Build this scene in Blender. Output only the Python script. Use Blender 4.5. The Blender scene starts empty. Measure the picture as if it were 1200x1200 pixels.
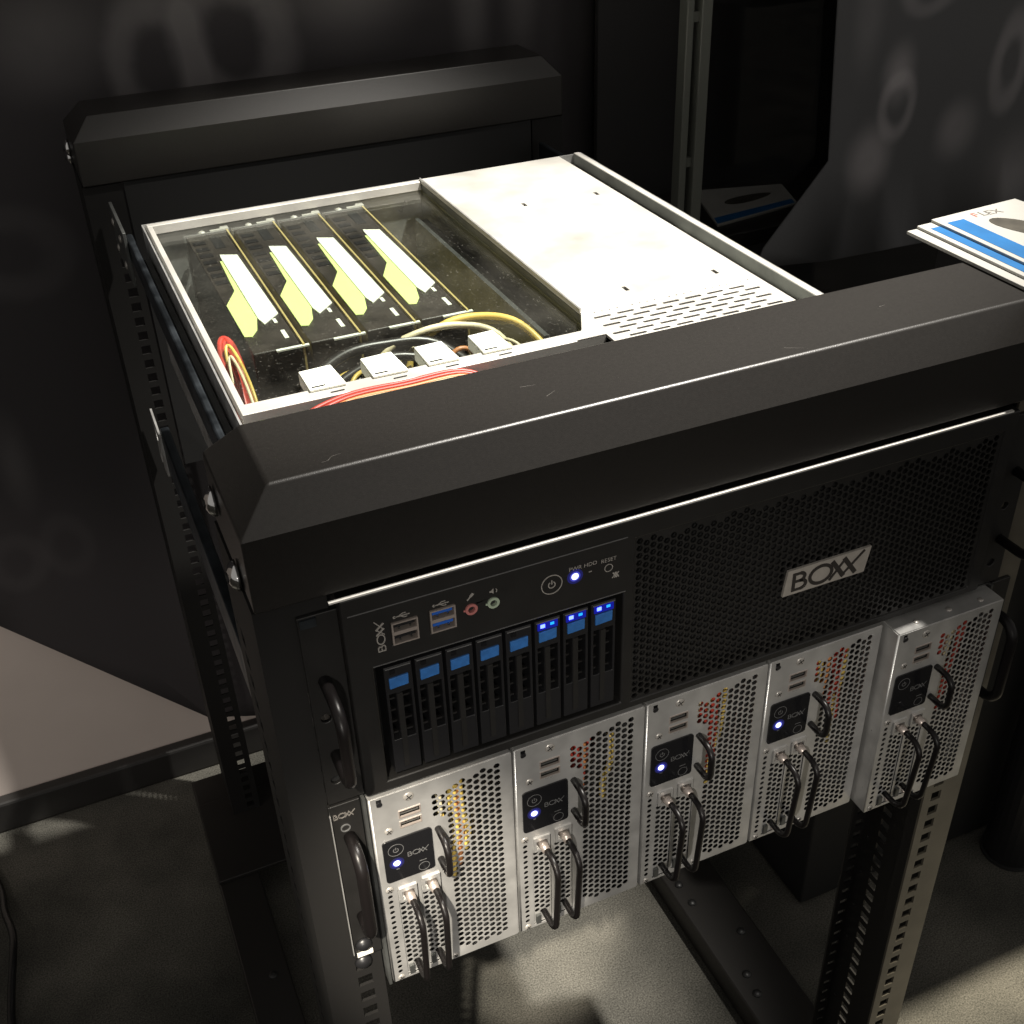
import bpy, bmesh, math, random
from mathutils import Vector, Matrix
from mathutils.geometry import delaunay_2d_cdt
random.seed(7)
S = bpy.context.scene
COL = S.collection
ZT = 0.9                      # height of the server's top edge above the floor; scene coordinates below are relative to it

# ------------------------------------------------------------------ camera
yaw, pitch, roll = 0.390962076, 0.590017766, -0.037751678
cpos = Vector((-0.06591, -0.42978, 0.33549 + ZT))
fw = Vector((math.sin(yaw) * math.cos(pitch), math.cos(yaw) * math.cos(pitch), -math.sin(pitch)))
rt = fw.cross(Vector((0, 0, 1))).normalized(); up = rt.cross(fw)
r2 = math.cos(roll) * rt + math.sin(roll) * up; u2 = -math.sin(roll) * rt + math.cos(roll) * up
cam = bpy.data.cameras.new('camera'); co = bpy.data.objects.new('camera', cam); COL.objects.link(co)
co.matrix_world = Matrix(((r2.x, u2.x, -fw.x, cpos.x), (r2.y, u2.y, -fw.y, cpos.y), (r2.z, u2.z, -fw.z, cpos.z), (0, 0, 0, 1)))
cam.sensor_width = 36; cam.lens = 1345.3 / 1200 * 36; cam.clip_start = 0.01; cam.clip_end = 60
S.camera = co

# ------------------------------------------------------------------ light
W = bpy.data.worlds.new('World'); S.world = W; W.use_nodes = True
bg = W.node_tree.nodes['Background']; bg.inputs[0].default_value = (1.0, 0.95, 0.89, 1); bg.inputs[1].default_value = 0.29

def spot(name, pos, target, power, deg, blend, radius, color):
    l = bpy.data.lights.new(name, 'SPOT'); l.energy = power; l.spot_size = math.radians(deg); l.spot_blend = blend
    l.shadow_soft_size = radius; l.color = color
    o = bpy.data.objects.new(name, l); COL.objects.link(o)
    o.location = (pos[0], pos[1], pos[2] + ZT)
    d = Vector((target[0] - pos[0], target[1] - pos[1], target[2] - pos[2]))
    o.rotation_euler = d.to_track_quat('-Z', 'Y').to_euler()
    return o
spot('booth_spotlight', (0.98, 0.10, 1.9), (0.23, 0.31, 0.0), 620, 25, 0.7, 0.03, (1.0, 0.95, 0.87))
spot('aisle_spot_and_fill', (-0.35, -1.55, 0.35), (0.15, 0.0, -0.24), 66, 22, 1.0, 0.03, (1.0, 0.94, 0.86))  # added low fill for the modules, kept flat to miss the carpet
spot('aisle_spot_and_fill', (-0.52, -1.06, 1.38), (0.055, 0.0, -0.265), 640, 5.2, 0.5, 0.02, (1.0, 0.91, 0.77))
spot('corner_spotlight', (1.0, -0.23, 1.9), (0.80, -0.08, -0.9), 1000, 19, 0.5, 0.03, (1.0, 0.90, 0.72))
spot('wall_wash_fill', (-1.7, -0.5, 0.9), (-0.20, 0.87, -0.70), 42, 15, 0.9, 0.03, (1.0, 0.88, 0.80))  # unseen wash added to brighten the bare wall below the banner

S.view_settings.view_transform = 'Standard'; S.view_settings.look = 'None'
S.view_settings.exposure = 0.0; S.view_settings.gamma = 1.0; S.view_settings.use_curve_mapping = False

# ------------------------------------------------------------------ materials
M = {}
def mat(name, base, rough=0.5, metal=0.0, spec=0.5, noise=None, bump=None, emit=None, rnoise=None, coat=0):
    """noise=(scale, amount) colour variation; bump=(scale, strength, distance); rnoise=(scale, amount) gloss variation"""
    m = bpy.data.materials.new(name); m.use_nodes = True
    nt = m.node_tree; b = nt.nodes['Principled BSDF']
    b.inputs['Base Color'].default_value = (*base, 1); b.inputs['Roughness'].default_value = rough
    b.inputs['Metallic'].default_value = metal; b.inputs['Specular IOR Level'].default_value = spec
    b.inputs['Coat Weight'].default_value = coat
    tc = nt.nodes.new('ShaderNodeTexCoord')
    def nz(scale, detail=4):
        n = nt.nodes.new('ShaderNodeTexNoise'); n.inputs['Scale'].default_value = scale; n.inputs['Detail'].default_value = detail
        nt.links.new(tc.outputs['Object'], n.inputs['Vector']); return n
    if noise:
        n = nz(noise[0]); r = nt.nodes.new('ShaderNodeMapRange')
        r.inputs[1].default_value = 0.3; r.inputs[2].default_value = 0.7
        r.inputs[3].default_value = 1 - noise[1]; r.inputs[4].default_value = 1 + noise[1]
        nt.links.new(n.outputs[0], r.inputs[0])
        mx = nt.nodes.new('ShaderNodeMix'); mx.data_type = 'RGBA'; mx.blend_type = 'MULTIPLY'; mx.inputs[0].default_value = 1
        mx.inputs[6].default_value = (*base, 1); nt.links.new(r.outputs[0], mx.inputs[7])
        nt.links.new(mx.outputs[2], b.inputs['Base Color'])
    if rnoise:
        n = nz(rnoise[0]); r = nt.nodes.new('ShaderNodeMapRange')
        r.inputs[1].default_value = 0.3; r.inputs[2].default_value = 0.7
        r.inputs[3].default_value = rough - rnoise[1]; r.inputs[4].default_value = rough + rnoise[1]
        nt.links.new(n.outputs[0], r.inputs[0]); nt.links.new(r.outputs[0], b.inputs['Roughness'])
    if bump:
        n = nz(bump[0], 2); bp = nt.nodes.new('ShaderNodeBump'); bp.inputs['Strength'].default_value = bump[1]
        bp.inputs['Distance'].default_value = bump[2]
        nt.links.new(n.outputs[0], bp.inputs['Height']); nt.links.new(bp.outputs[0], b.inputs['Normal'])
    if emit:
        b.inputs['Emission Color'].default_value = (*emit[0], 1); b.inputs['Emission Strength'].default_value = emit[1]
    M[name] = m; return m

mat('powder_black', (0.017, 0.0155, 0.014), 0.35, noise=(500, .10), bump=(1900, .22, .0003))
mat('bezel_black', (0.010, 0.0095, 0.009), 0.45, noise=(60, .15), bump=(1800, .2, .0003))
mat('plastic_black', (0.010, 0.010, 0.011), 0.38)
mat('gloss_black', (0.008, 0.008, 0.009), 0.12)
mat('void_black', (0.006, 0.006, 0.006), 0.7)
mat('handle_black', (0.006, 0.005, 0.005), 0.36, spec=.25)
mat('mesh_black', (0.012, 0.0115, 0.011), 0.42, noise=(80, .2))
mat('zinc', (0.58, 0.575, 0.56), 0.36, 0.7, noise=(38, .18), rnoise=(70, .09), bump=(500, .06, .0003))
mat('zinc_cover', (0.52, 0.505, 0.465), 0.5, 0.35, noise=(16, .22), rnoise=(22, .12), bump=(300, .05, .0004))
mat('zinc_dull', (0.15, 0.155, 0.15), 0.45, 0.8, noise=(30, .2), rnoise=(40, .1))
mat('zinc_shaded', (0.30, 0.31, 0.29), 0.45, 0.7, noise=(40, .2))  # zinc darkened to paint the shade inside the cover's trough
mat('strip_bright', (0.85, 0.83, 0.78), 0.3, 0.2)
mat('bolt_black', (0.03, 0.03, 0.03), 0.4, 0.5)
mat('upright_black', (0.010, 0.0095, 0.009), 0.6, spec=.3)
mat('chrome', (0.75, 0.75, 0.75), 0.12, 1.0)
mat('screw_steel', (0.42, 0.40, 0.37), 0.35, 0.5)
mat('rail_steel', (0.10, 0.115, 0.13), 0.4, 1.0, noise=(30, .25), rnoise=(50, .1))
mat('flange_lit', (0.10, 0.09, 0.07), 0.33, 0.0, noise=(40, .2), bump=(1400, .2, .0003))  # lighter copy of the upright black, painting light on the right front flange
mat('port_silver', (0.46, 0.40, 0.36), 0.35, 0.6)
mat('blue_plastic', (0.022, 0.115, 0.34), 0.5, noise=(300, .15))
mat('usb_blue', (0.015, 0.09, 0.40), 0.4)
mat('jack_pink', (0.36, 0.13, 0.12), 0.45)
mat('jack_green', (0.30, 0.36, 0.27), 0.45)
mat('print_grey', (0.24, 0.225, 0.205), 0.6)
mat('print_mid', (0.13, 0.12, 0.11), 0.6)
mat('print_dim', (0.10, 0.10, 0.10), 0.5)
mat('print_white', (0.85, 0.83, 0.78), 0.6)
mat('badge_silver', (0.42, 0.39, 0.35), 0.4, 0.4, noise=(120, .1))
mat('badge_ink', (0.02, 0.017, 0.015), 0.5)
mat('led_white', (0.8, 0.85, 1), 0.4, emit=((0.42, 0.46, 1.0), 3.2))
mat('led_blue', (0.1, 0.3, 1), 0.4, emit=((0.05, 0.07, 1.0), 9))
mat('led_blue_small', (0.05, 0.3, 0.9), 0.4, emit=((0.0, 0.33, 1.0), 1.3))
mat('led_glow_plate', (0.002, 0.004, 0.05), 0.3, emit=((0.01, 0.016, 0.5), .55))  # blue glow around the drive LEDs, painted as an emissive plate
mat('led_halo_inner', (0.01, 0.01, 0.02), 0.2, emit=((0.05, 0.055, 0.45), 1))  # halo around the white LEDs, painted as dim emissive discs
mat('led_halo_outer', (0.01, 0.01, 0.02), 0.2, emit=((0.008, 0.009, 0.09), 1))
mat('cabinet_grey', (0.026, 0.025, 0.025), 0.5)
mat('card_black', (0.030, 0.025, 0.021), 0.42, noise=(60, .4), bump=(900, .2, .0004))
mat('card_lime', (0.68, 0.82, 0.30), 0.5)
mat('card_white', (0.82, 0.84, 0.74), 0.45)
mat('pcb_gold', (0.62, 0.50, 0.20), 0.4, 0.3)
mat('board_dark', (0.010, 0.013, 0.011), 0.5, noise=(55, .8), bump=(160, .5, .003))
mat('wire_red', (0.36, 0.04, 0.025), 0.42)
mat('wire_yellow', (0.52, 0.38, 0.09), 0.42)
mat('wire_orange', (0.45, 0.18, 0.06), 0.42)
mat('wire_black', (0.015, 0.013, 0.012), 0.35)
mat('wire_cream', (0.62, 0.55, 0.36), 0.45)
mat('paper', (0.34, 0.335, 0.31), 0.55, noise=(25, .05))
mat('paper_blue', (0.008, 0.10, 0.27), 0.5, noise=(60, .12))
mat('paper_photo', (0.05, 0.045, 0.035), 0.5, noise=(90, .3))
mat('paper_ink', (0.10, 0.09, 0.08), 0.6)
mat('paper_red', (0.30, 0.09, 0.07), 0.6)
mat('wall_paint', (0.62, 0.55, 0.50), 0.8, noise=(4, .08), bump=(220, .1, .001))
mat('skirting_black', (0.020, 0.019, 0.018), 0.5, noise=(12, .2))
mat('post_grey', (0.10, 0.105, 0.09), 0.35)
mat('cable_black', (0.012, 0.012, 0.012), 0.25)
mat('label_white', (0.75, 0.72, 0.64), 0.6)
mat('rubber', (0.012, 0.012, 0.012), 0.7)

def acrylic():
    m = bpy.data.materials.new('acrylic'); m.use_nodes = True; nt = m.node_tree; nt.nodes.clear()
    out = nt.nodes.new('ShaderNodeOutputMaterial'); tr = nt.nodes.new('ShaderNodeBsdfTransparent'); tr.inputs[0].default_value = (.93, .95, .93, 1)
    gl = nt.nodes.new('ShaderNodeBsdfGlossy'); gl.inputs['Roughness'].default_value = 0.06
    lw = nt.nodes.new('ShaderNodeLayerWeight'); lw.inputs[0].default_value = .5
    pw = nt.nodes.new('ShaderNodeMath'); pw.operation = 'POWER'; pw.inputs[1].default_value = 5; nt.links.new(lw.outputs['Facing'], pw.inputs[0])
    fr = nt.nodes.new('ShaderNodeMath'); fr.operation = 'MULTIPLY_ADD'; fr.inputs[1].default_value = .8; fr.inputs[2].default_value = .04; nt.links.new(pw.outputs[0], fr.inputs[0])
    m1 = nt.nodes.new('ShaderNodeMixShader'); nt.links.new(fr.outputs[0], m1.inputs[0]); nt.links.new(tr.outputs[0], m1.inputs[1]); nt.links.new(gl.outputs[0], m1.inputs[2])
    # dust and fine scratches lying on the sheet
    tc = nt.nodes.new('ShaderNodeTexCoord')
    n = nt.nodes.new('ShaderNodeTexNoise'); n.inputs['Scale'].default_value = 420; n.inputs['Detail'].default_value = 3
    n2 = nt.nodes.new('ShaderNodeTexNoise'); n2.inputs['Scale'].default_value = 16; n2.inputs['Detail'].default_value = 5
    nt.links.new(tc.outputs['Object'], n.inputs['Vector']); nt.links.new(tc.outputs['Object'], n2.inputs['Vector'])
    a = nt.nodes.new('ShaderNodeMapRange'); a.inputs[1].default_value = .66; a.inputs[2].default_value = .78; a.inputs[3].default_value = 0; a.inputs[4].default_value = .2
    b = nt.nodes.new('ShaderNodeMapRange'); b.inputs[1].default_value = .38; b.inputs[2].default_value = .75; b.inputs[3].default_value = .002; b.inputs[4].default_value = .022
    nt.links.new(n.outputs[0], a.inputs[0]); nt.links.new(n2.outputs[0], b.inputs[0])
    ad = nt.nodes.new('ShaderNodeMath'); ad.operation = 'ADD'; nt.links.new(a.outputs[0], ad.inputs[0]); nt.links.new(b.outputs[0], ad.inputs[1])
    df = nt.nodes.new('ShaderNodeBsdfDiffuse'); df.inputs[0].default_value = (.6, .57, .5, 1)
    m2 = nt.nodes.new('ShaderNodeMixShader'); nt.links.new(ad.outputs[0], m2.inputs[0]); nt.links.new(m1.outputs[0], m2.inputs[1]); nt.links.new(df.outputs[0], m2.inputs[2])
    nt.links.new(m2.outputs[0], out.inputs[0]); M['acrylic'] = m
acrylic()

def carpet():
    m = bpy.data.materials.new('carpet'); m.use_nodes = True; nt = m.node_tree; b = nt.nodes['Principled BSDF']
    b.inputs['Roughness'].default_value = 0.95; b.inputs['Specular IOR Level'].default_value = 0.1
    tc = nt.nodes.new('ShaderNodeTexCoord')
    def nz(s, d):
        n = nt.nodes.new('ShaderNodeTexNoise'); n.inputs['Scale'].default_value = s; n.inputs['Detail'].default_value = d
        nt.links.new(tc.outputs['Object'], n.inputs['Vector']); return n
    n1 = nz(7, 6); n2 = nz(520, 3)
    r1 = nt.nodes.new('ShaderNodeValToRGB'); e = r1.color_ramp.elements
    e[0].position = .30; e[0].color = (.042, .042, .037, 1); e[1].position = .72; e[1].color = (.125, .119, .102, 1)
    nt.links.new(n1.outputs[0], r1.inputs[0])
    r2 = nt.nodes.new('ShaderNodeMapRange'); r2.inputs[1].default_value = .3; r2.inputs[2].default_value = .7; r2.inputs[3].default_value = .5; r2.inputs[4].default_value = 1.5
    nt.links.new(n2.outputs[0], r2.inputs[0])
    mx = nt.nodes.new('ShaderNodeMix'); mx.data_type = 'RGBA'; mx.blend_type = 'MULTIPLY'; mx.inputs[0].default_value = 1
    nt.links.new(r1.outputs[0], mx.inputs[6]); nt.links.new(r2.outputs[0], mx.inputs[7]); nt.links.new(mx.outputs[2], b.inputs['Base Color'])
    bp = nt.nodes.new('ShaderNodeBump'); bp.inputs['Strength'].default_value = .6; bp.inputs['Distance'].default_value = .002
    nt.links.new(n2.outputs[0], bp.inputs['Height']); nt.links.new(bp.outputs[0], b.inputs['Normal'])
    M['carpet'] = m
carpet()

def printed_cloth(name, base, ink, spots):
    """dark cloth with a printed pattern of pale soft discs and rings: spots = (x, z, radius x, radius z, ring 0/1, amount), in object space"""
    m = bpy.data.materials.new(name); m.use_nodes = True; nt = m.node_tree; b = nt.nodes['Principled BSDF']
    b.inputs['Roughness'].default_value = .75; b.inputs['Specular IOR Level'].default_value = .25
    tc = nt.nodes.new('ShaderNodeTexCoord'); sep = nt.nodes.new('ShaderNodeSeparateXYZ'); nt.links.new(tc.outputs['Object'], sep.inputs[0])
    def math_(op, a, c):
        n = nt.nodes.new('ShaderNodeMath'); n.operation = op
        for i, v in enumerate((a, c)):
            if v is None: continue
            if isinstance(v, (int, float)): n.inputs[i].default_value = v
            else: nt.links.new(v, n.inputs[i])
        return n.outputs[0]
    nzt = nt.nodes.new('ShaderNodeTexNoise'); nzt.inputs['Scale'].default_value = 14; nzt.inputs['Detail'].default_value = 4
    nt.links.new(tc.outputs['Object'], nzt.inputs['Vector'])
    acc = None
    for (x, z, rx, rz, ring, amt) in spots:
        dx = math_('DIVIDE', math_('SUBTRACT', sep.outputs[0], x), rx); dz = math_('DIVIDE', math_('SUBTRACT', sep.outputs[2], z), rz)
        d = math_('SQRT', math_('ADD', math_('MULTIPLY', dx, dx), math_('MULTIPLY', dz, dz)), None)
        d = math_('ADD', d, math_('MULTIPLY', math_('SUBTRACT', nzt.outputs[0], .5), .5))
        if ring: d = math_('MULTIPLY', math_('ABSOLUTE', math_('SUBTRACT', d, .8), None), 3.2)
        r = nt.nodes.new('ShaderNodeMapRange'); r.interpolation_type = 'SMOOTHSTEP'
        r.inputs[1].default_value = .15; r.inputs[2].default_value = 1.45; r.inputs[3].default_value = amt; r.inputs[4].default_value = 0
        nt.links.new(d, r.inputs[0])
        acc = r.outputs[0] if acc is None else math_('ADD', acc, r.outputs[0])
    acc = math_('MULTIPLY', acc, math_('ADD', nzt.outputs[0], .4))
    mx = nt.nodes.new('ShaderNodeMix'); mx.data_type = 'RGBA'; mx.inputs[6].default_value = (*base, 1); mx.inputs[7].default_value = (*ink, 1)
    nt.links.new(acc, mx.inputs[0]); nt.links.new(mx.outputs[2], b.inputs['Base Color'])
    M[name] = m

# ------------------------------------------------------------------ mesh helpers
class MB:
    def __init__(s): s.v = []; s.f = []
    def add(s, vs, fs):
        o = len(s.v); s.v += [tuple(v) for v in vs]; s.f += [tuple(i + o for i in f) for f in fs]; return s
    def box(s, x0, x1, y0, y1, z0, z1):
        return s.add([(x0, y0, z0), (x1, y0, z0), (x1, y1, z0), (x0, y1, z0), (x0, y0, z1), (x1, y0, z1), (x1, y1, z1), (x0, y1, z1)],
                     [(0, 3, 2, 1), (4, 5, 6, 7), (0, 1, 5, 4), (1, 2, 6, 5), (2, 3, 7, 6), (3, 0, 4, 7)])
    def tube(s, pts, r, n=8, cap=True):
        pts = [Vector(p) for p in pts]; rings = []
        t0 = (pts[1] - pts[0]).normalized(); ref = Vector((0, 0, 1)) if abs(t0.z) < .9 else Vector((1, 0, 0))
        nrm = t0.cross(ref).normalized()
        for i, p in enumerate(pts):
            a = pts[max(i - 1, 0)]; b = pts[min(i + 1, len(pts) - 1)]; t = (b - a).normalized()
            nrm = (nrm - t * nrm.dot(t)).normalized(); bi = t.cross(nrm)
            rings.append([p + r * (math.cos(2 * math.pi * k / n) * nrm + math.sin(2 * math.pi * k / n) * bi) for k in range(n)])
        vs = [v for R in rings for v in R]; fs = []
        for i in range(len(pts) - 1):
            for k in range(n):
                k2 = (k + 1) % n; fs.append((i * n + k, i * n + k2, (i + 1) * n + k2, (i + 1) * n + k))
        if cap: fs.append(tuple(range(n))[::-1]); fs.append(tuple((len(pts) - 1) * n + k for k in range(n)))
        return s.add(vs, fs)
    def cyl(s, c, axis, r, h, n=16, r2=None):
        """from c along +axis by h"""
        c = Vector(c); r2 = r if r2 is None else r2
        ax = {'x': Vector((1, 0, 0)), 'y': Vector((0, 1, 0)), 'z': Vector((0, 0, 1))}[axis]
        u = {'x': Vector((0, 1, 0)), 'y': Vector((0, 0, 1)), 'z': Vector((1, 0, 0))}[axis]; w = ax.cross(u)
        vs = []
        for (rr, hh) in ((r, 0), (r2, h)):
            vs += [c + ax * hh + rr * (math.cos(2 * math.pi * k / n) * u + math.sin(2 * math.pi * k / n) * w) for k in range(n)]
        fs = [(k, (k + 1) % n, n + (k + 1) % n, n + k) for k in range(n)] + [tuple(range(n))[::-1], tuple(range(n, 2 * n))]
        return s.add(vs, fs)
    def dome(s, c, axis, r, h, n=16, m=4, sign=-1):
        """button head bulging along sign*axis"""
        c = Vector(c); ax = {'x': Vector((1, 0, 0)), 'y': Vector((0, 1, 0)), 'z': Vector((0, 0, 1))}[axis] * sign
        u = {'x': Vector((0, 1, 0)), 'y': Vector((0, 0, 1)), 'z': Vector((1, 0, 0))}[axis]; w = ax.cross(u)
        vs = []
        for j in range(m):
            a = j / m * math.pi / 2
            vs += [c + ax * h * math.sin(a) + r * math.cos(a) * (math.cos(2 * math.pi * k / n) * u + math.sin(2 * math.pi * k / n) * w) for k in range(n)]
        vs.append(c + ax * h); fs = []
        for j in range(m - 1):
            for k in range(n): fs.append((j * n + k, j * n + (k + 1) % n, (j + 1) * n + (k + 1) % n, (j + 1) * n + k))
        for k in range(n): fs.append(((m - 1) * n + k, (m - 1) * n + (k + 1) % n, m * n))
        fs.append(tuple(range(n))[::-1])
        return s.add(vs, fs)
    def prism(s, poly, axis, a, b):
        """poly of 2D points in the plane normal to axis ('x': (y,z), 'y': (x,z), 'z': (x,y)), from a to b"""
        def P(q, d): return {'x': (d, q[0], q[1]), 'y': (q[0], d, q[1]), 'z': (q[0], q[1], d)}[axis]
        n = len(poly); vs = [P(q, a) for q in poly] + [P(q, b) for q in poly]
        return s.add(vs, [tuple(range(n)), tuple(range(2 * n - 1, n - 1, -1))] + [(i, n + i, n + (i + 1) % n, (i + 1) % n) for i in range(n)])
    def ring(s, c, ri, ro, y0, y1, n=24, a0=0, a1=2 * math.pi, rz=1.0):
        """flat ring in the xz plane between y0 and y1"""
        full = abs(a1 - a0 - 2 * math.pi) < 1e-6; k = n if full else n + 1; vs = []
        for i in range(k):
            a = a0 + (a1 - a0) * i / n
            for (r, y) in ((ri, y0), (ro, y0), (ro, y1), (ri, y1)): vs.append((c[0] + r * math.cos(a), y, c[1] + r * rz * math.sin(a)))
        fs = []
        for i in range(n):
            j = (i + 1) % k
            for q in range(4): fs.append((i * 4 + q, i * 4 + (q + 1) % 4, j * 4 + (q + 1) % 4, j * 4 + q))
        if not full: fs += [(0, 1, 2, 3), tuple((k - 1) * 4 + q for q in (3, 2, 1, 0))]
        return s.add(vs, fs)
    def plate(s, outer, holes, axis, a, b):
        """perforated plate: 2D polygon with holes, thickness a..b along axis"""
        def ccw(q):
            q = list(q); a = sum(q[i - 1][0] * q[i][1] - q[i][0] * q[i - 1][1] for i in range(len(q))); return q if a > 0 else q[::-1]
        outer = ccw(outer); vs = [Vector(p) for p in outer]; faces = [list(range(len(outer)))]
        for h in map(ccw, holes):
            o = len(vs); vs += [Vector(p) for p in h]; faces.append(list(range(o, o + len(h))))
        V, E, F, ov, oe, of = delaunay_2d_cdt(vs, [], faces, 1, 1e-7, True)
        def P(q, d): return {'x': (d, q[0], q[1]), 'y': (q[0], d, q[1]), 'z': (q[0], q[1], d)}[axis]
        keep = [f for f, o in zip(F, of) if list(o) == [0]]
        n = len(V); A = [P(q, a) for q in V]; B = [P(q, b) for q in V]; fs = []
        cnt = {}
        for f in keep:
            fs.append(tuple(f)); fs.append(tuple(i + n for i in reversed(f)))
            for i in range(len(f)): cnt[(f[i], f[(i + 1) % len(f)])] = 1
        for (i, j) in cnt:
            if (j, i) not in cnt: fs.append((j, i, i + n, j + n))
        return s.add(A + B, fs)
    def stroke(s, p, q, t, y0, y1):
        """straight stroke from p to q in the xz plane"""
        p = Vector(p); q = Vector(q); d = (q - p).normalized() * (t / 2); n = Vector((-d.y, d.x))
        return s.prism([tuple(p - n), tuple(q - n), tuple(q + n), tuple(p + n)], 'y', y0, y1)

def mesh_of(mb, smooth=False):
    me = bpy.data.meshes.new('mesh'); me.from_pydata(mb.v, [], mb.f); me.update()
    bm = bmesh.new(); bm.from_mesh(me); bmesh.ops.recalc_face_normals(bm, faces=bm.faces); bm.to_mesh(me); bm.free()
    if smooth: me.polygons.foreach_set('use_smooth', [True] * len(me.polygons))
    return me

BASE = {}
def tag(o, label=None, cat=None, group=None, kind=None):
    if label: o['label'] = label
    if cat: o['category'] = cat
    if group: o['group'] = group
    if kind: o['kind'] = kind
    return o
def thing(name, label, cat, base, group=None):
    o = bpy.data.objects.new(name, None); o.empty_display_size = .05; COL.objects.link(o)
    o.location = (base[0], base[1], base[2] + ZT); BASE[o] = Vector(base)
    return tag(o, label, cat, group)
def part(name, mb, mt, parent, bevel=0, smooth=False, seg=2):
    """mesh child; coordinates given in the same frame as the parent thing's base"""
    root = parent
    while root.parent: root = root.parent
    b = BASE[root]; mb.v = [(v[0] - b.x, v[1] - b.y, v[2] - b.z) for v in mb.v]
    me = mesh_of(mb, smooth); me.name = name; me.materials.append(M[mt])
    o = bpy.data.objects.new(name, me); COL.objects.link(o); o.parent = parent
    if bevel:
        m = o.modifiers.new('bevel', 'BEVEL'); m.width = bevel; m.segments = seg; m.limit_method = 'ANGLE'; m.angle_limit = math.radians(35)
        m.harden_normals = True
    return o
def single(name, mb, mt, label=None, cat=None, base=(0, 0, 0), group=None, kind=None, bevel=0, smooth=False):
    mb.v = [(v[0] - base[0], v[1] - base[1], v[2] - base[2]) for v in mb.v]
    me = mesh_of(mb, smooth); me.name = name; me.materials.append(M[mt])
    o = bpy.data.objects.new(name, me); COL.objects.link(o); o.location = (base[0], base[1], base[2] + ZT)
    if bevel:
        m = o.modifiers.new('bevel', 'BEVEL'); m.width = bevel; m.segments = 2; m.limit_method = 'ANGLE'; m.angle_limit = math.radians(35)
    return tag(o, label, cat, group, kind)
def copy_tree(o, parent=None, skip=()):
    c = o.copy(); COL.objects.link(c); c.parent = parent
    for ch in list(o.children):
        if ch.name.split('.')[0] not in skip: copy_tree(ch, c, skip)
    return c

def text_mb(txt, size, x, z, y0, y1, rot=0, align='LEFT'):
    cu = bpy.data.curves.new('lettering', 'FONT'); cu.body = txt; cu.size = size; cu.align_x = align; cu.resolution_u = 3
    to = bpy.data.objects.new('lettering', cu); COL.objects.link(to)
    me = bpy.data.meshes.new_from_object(to, depsgraph=None) if False else to.to_mesh()
    c, s_ = math.cos(rot), math.sin(rot)
    mb = MB(); vs = [(v.co.x * c - v.co.y * s_ + x, v.co.x * s_ + v.co.y * c + z) for v in me.vertices]; fs = [tuple(p.vertices) for p in me.polygons]
    n = len(vs); mb.add([(a, y0, b) for a, b in vs] , fs)
    to.to_mesh_clear(); bpy.data.objects.remove(to); bpy.data.curves.remove(cu)
    return mb

def logo(mb, x, z, h, y0, y1, rot=0, heavy=1.0, stretch=1.0):
    """the four-letter BOXX wordmark: light B and O, two heavy and two light crossing strokes"""
    T = .10 * heavy; segs = []
    def arc(cx, cz, rx, rz, a0, a1, t, n=14):
        pts = [(cx + rx * math.cos(a0 + (a1 - a0) * i / n), cz + rz * math.sin(a0 + (a1 - a0) * i / n)) for i in range(n + 1)]
        for a, b in zip(pts, pts[1:]): segs.append((a, b, t))
    segs.append(((.05, 0), (.05, 1), T * 1.25))
    for (z0, z1, w) in ((.52, 1 - T / 2, .30), (T / 2, .52, .36)):
        segs.append(((.05, z1), (w, z1), T)); segs.append(((.05, z0), (w, z0), T))
        arc(w, (z0 + z1) / 2, (z1 - z0) / 2 * .9, (z1 - z0) / 2, -math.pi / 2, math.pi / 2, T * 1.3, 10)
    arc(1.18, .5, .46, .47, 0, 2 * math.pi, T * 1.25, 28)
    segs += [((1.62, 1), (2.18, 0), T * 1.7), ((2.12, 1), (2.68, 0), T * 1.7), ((1.58, -.02), (2.20, .98), T * .9), ((2.06, 0), (2.98, 1.12), T * .9)]
    c, s_ = math.cos(rot), math.sin(rot)
    def tr(p): a, b = p[0] * h * stretch, p[1] * h; return (x + a * c - b * s_, z + a * s_ + b * c)
    for k, (a, b, t) in enumerate(segs): mb.stroke(tr(a), tr(b), t * h, y0 - (k % 5) * 1e-6, y1)
    return mb
def u_handle(p0, p1, out, r, n=5, corner=.006):
    """U shaped bar between roots p0, p1 standing off along -y by out"""
    a = Vector(p0); b = Vector(p1); pts = [a]
    d = (b - a).normalized(); o = Vector((0, -1, 0))
    for i in range(n + 1):
        t = i / n * math.pi / 2
        pts.append(a + o * (out - corner + corner * math.sin(t)) + d * (corner - corner * math.cos(t)))
    for i in range(n + 1):
        t = (1 - i / n) * math.pi / 2
        pts.append(b + o * (out - corner + corner * math.sin(t)) - d * (corner - corner * math.cos(t)))
    pts.append(b)
    return MB().tube(pts, r, 10)
def smooth_path(pts, k=6):
    P = [Vector(p) for p in pts]; P = [P[0] * 2 - P[1]] + P + [P[-1] * 2 - P[-2]]; out = []
    for i in range(1, len(P) - 2):
        for j in range(k):
            t = j / k; a, b, c, d = P[i - 1:i + 3]
            out.append(.5 * ((2 * b) + (c - a) * t + (2 * a - 5 * b + 4 * c - d) * t * t + (3 * b - 3 * c + d - a) * t ** 3))
    out.append(P[-2]); return out
def circ(x, z, r, n=8, rot=0): return [(x + r * math.cos(2 * math.pi * (k + .5) / n + rot), z + r * math.sin(2 * math.pi * (k + .5) / n + rot)) for k in range(n)]
def rect(x0, x1, z0, z1): return [(x0, z0), (x1, z0), (x1, z1), (x0, z1)]

# ------------------------------------------------------------------ setting
FL = -0.9
single('floor', MB().box(-4, 6, -5, 5, FL - .05, FL), 'carpet', kind='structure')
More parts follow.
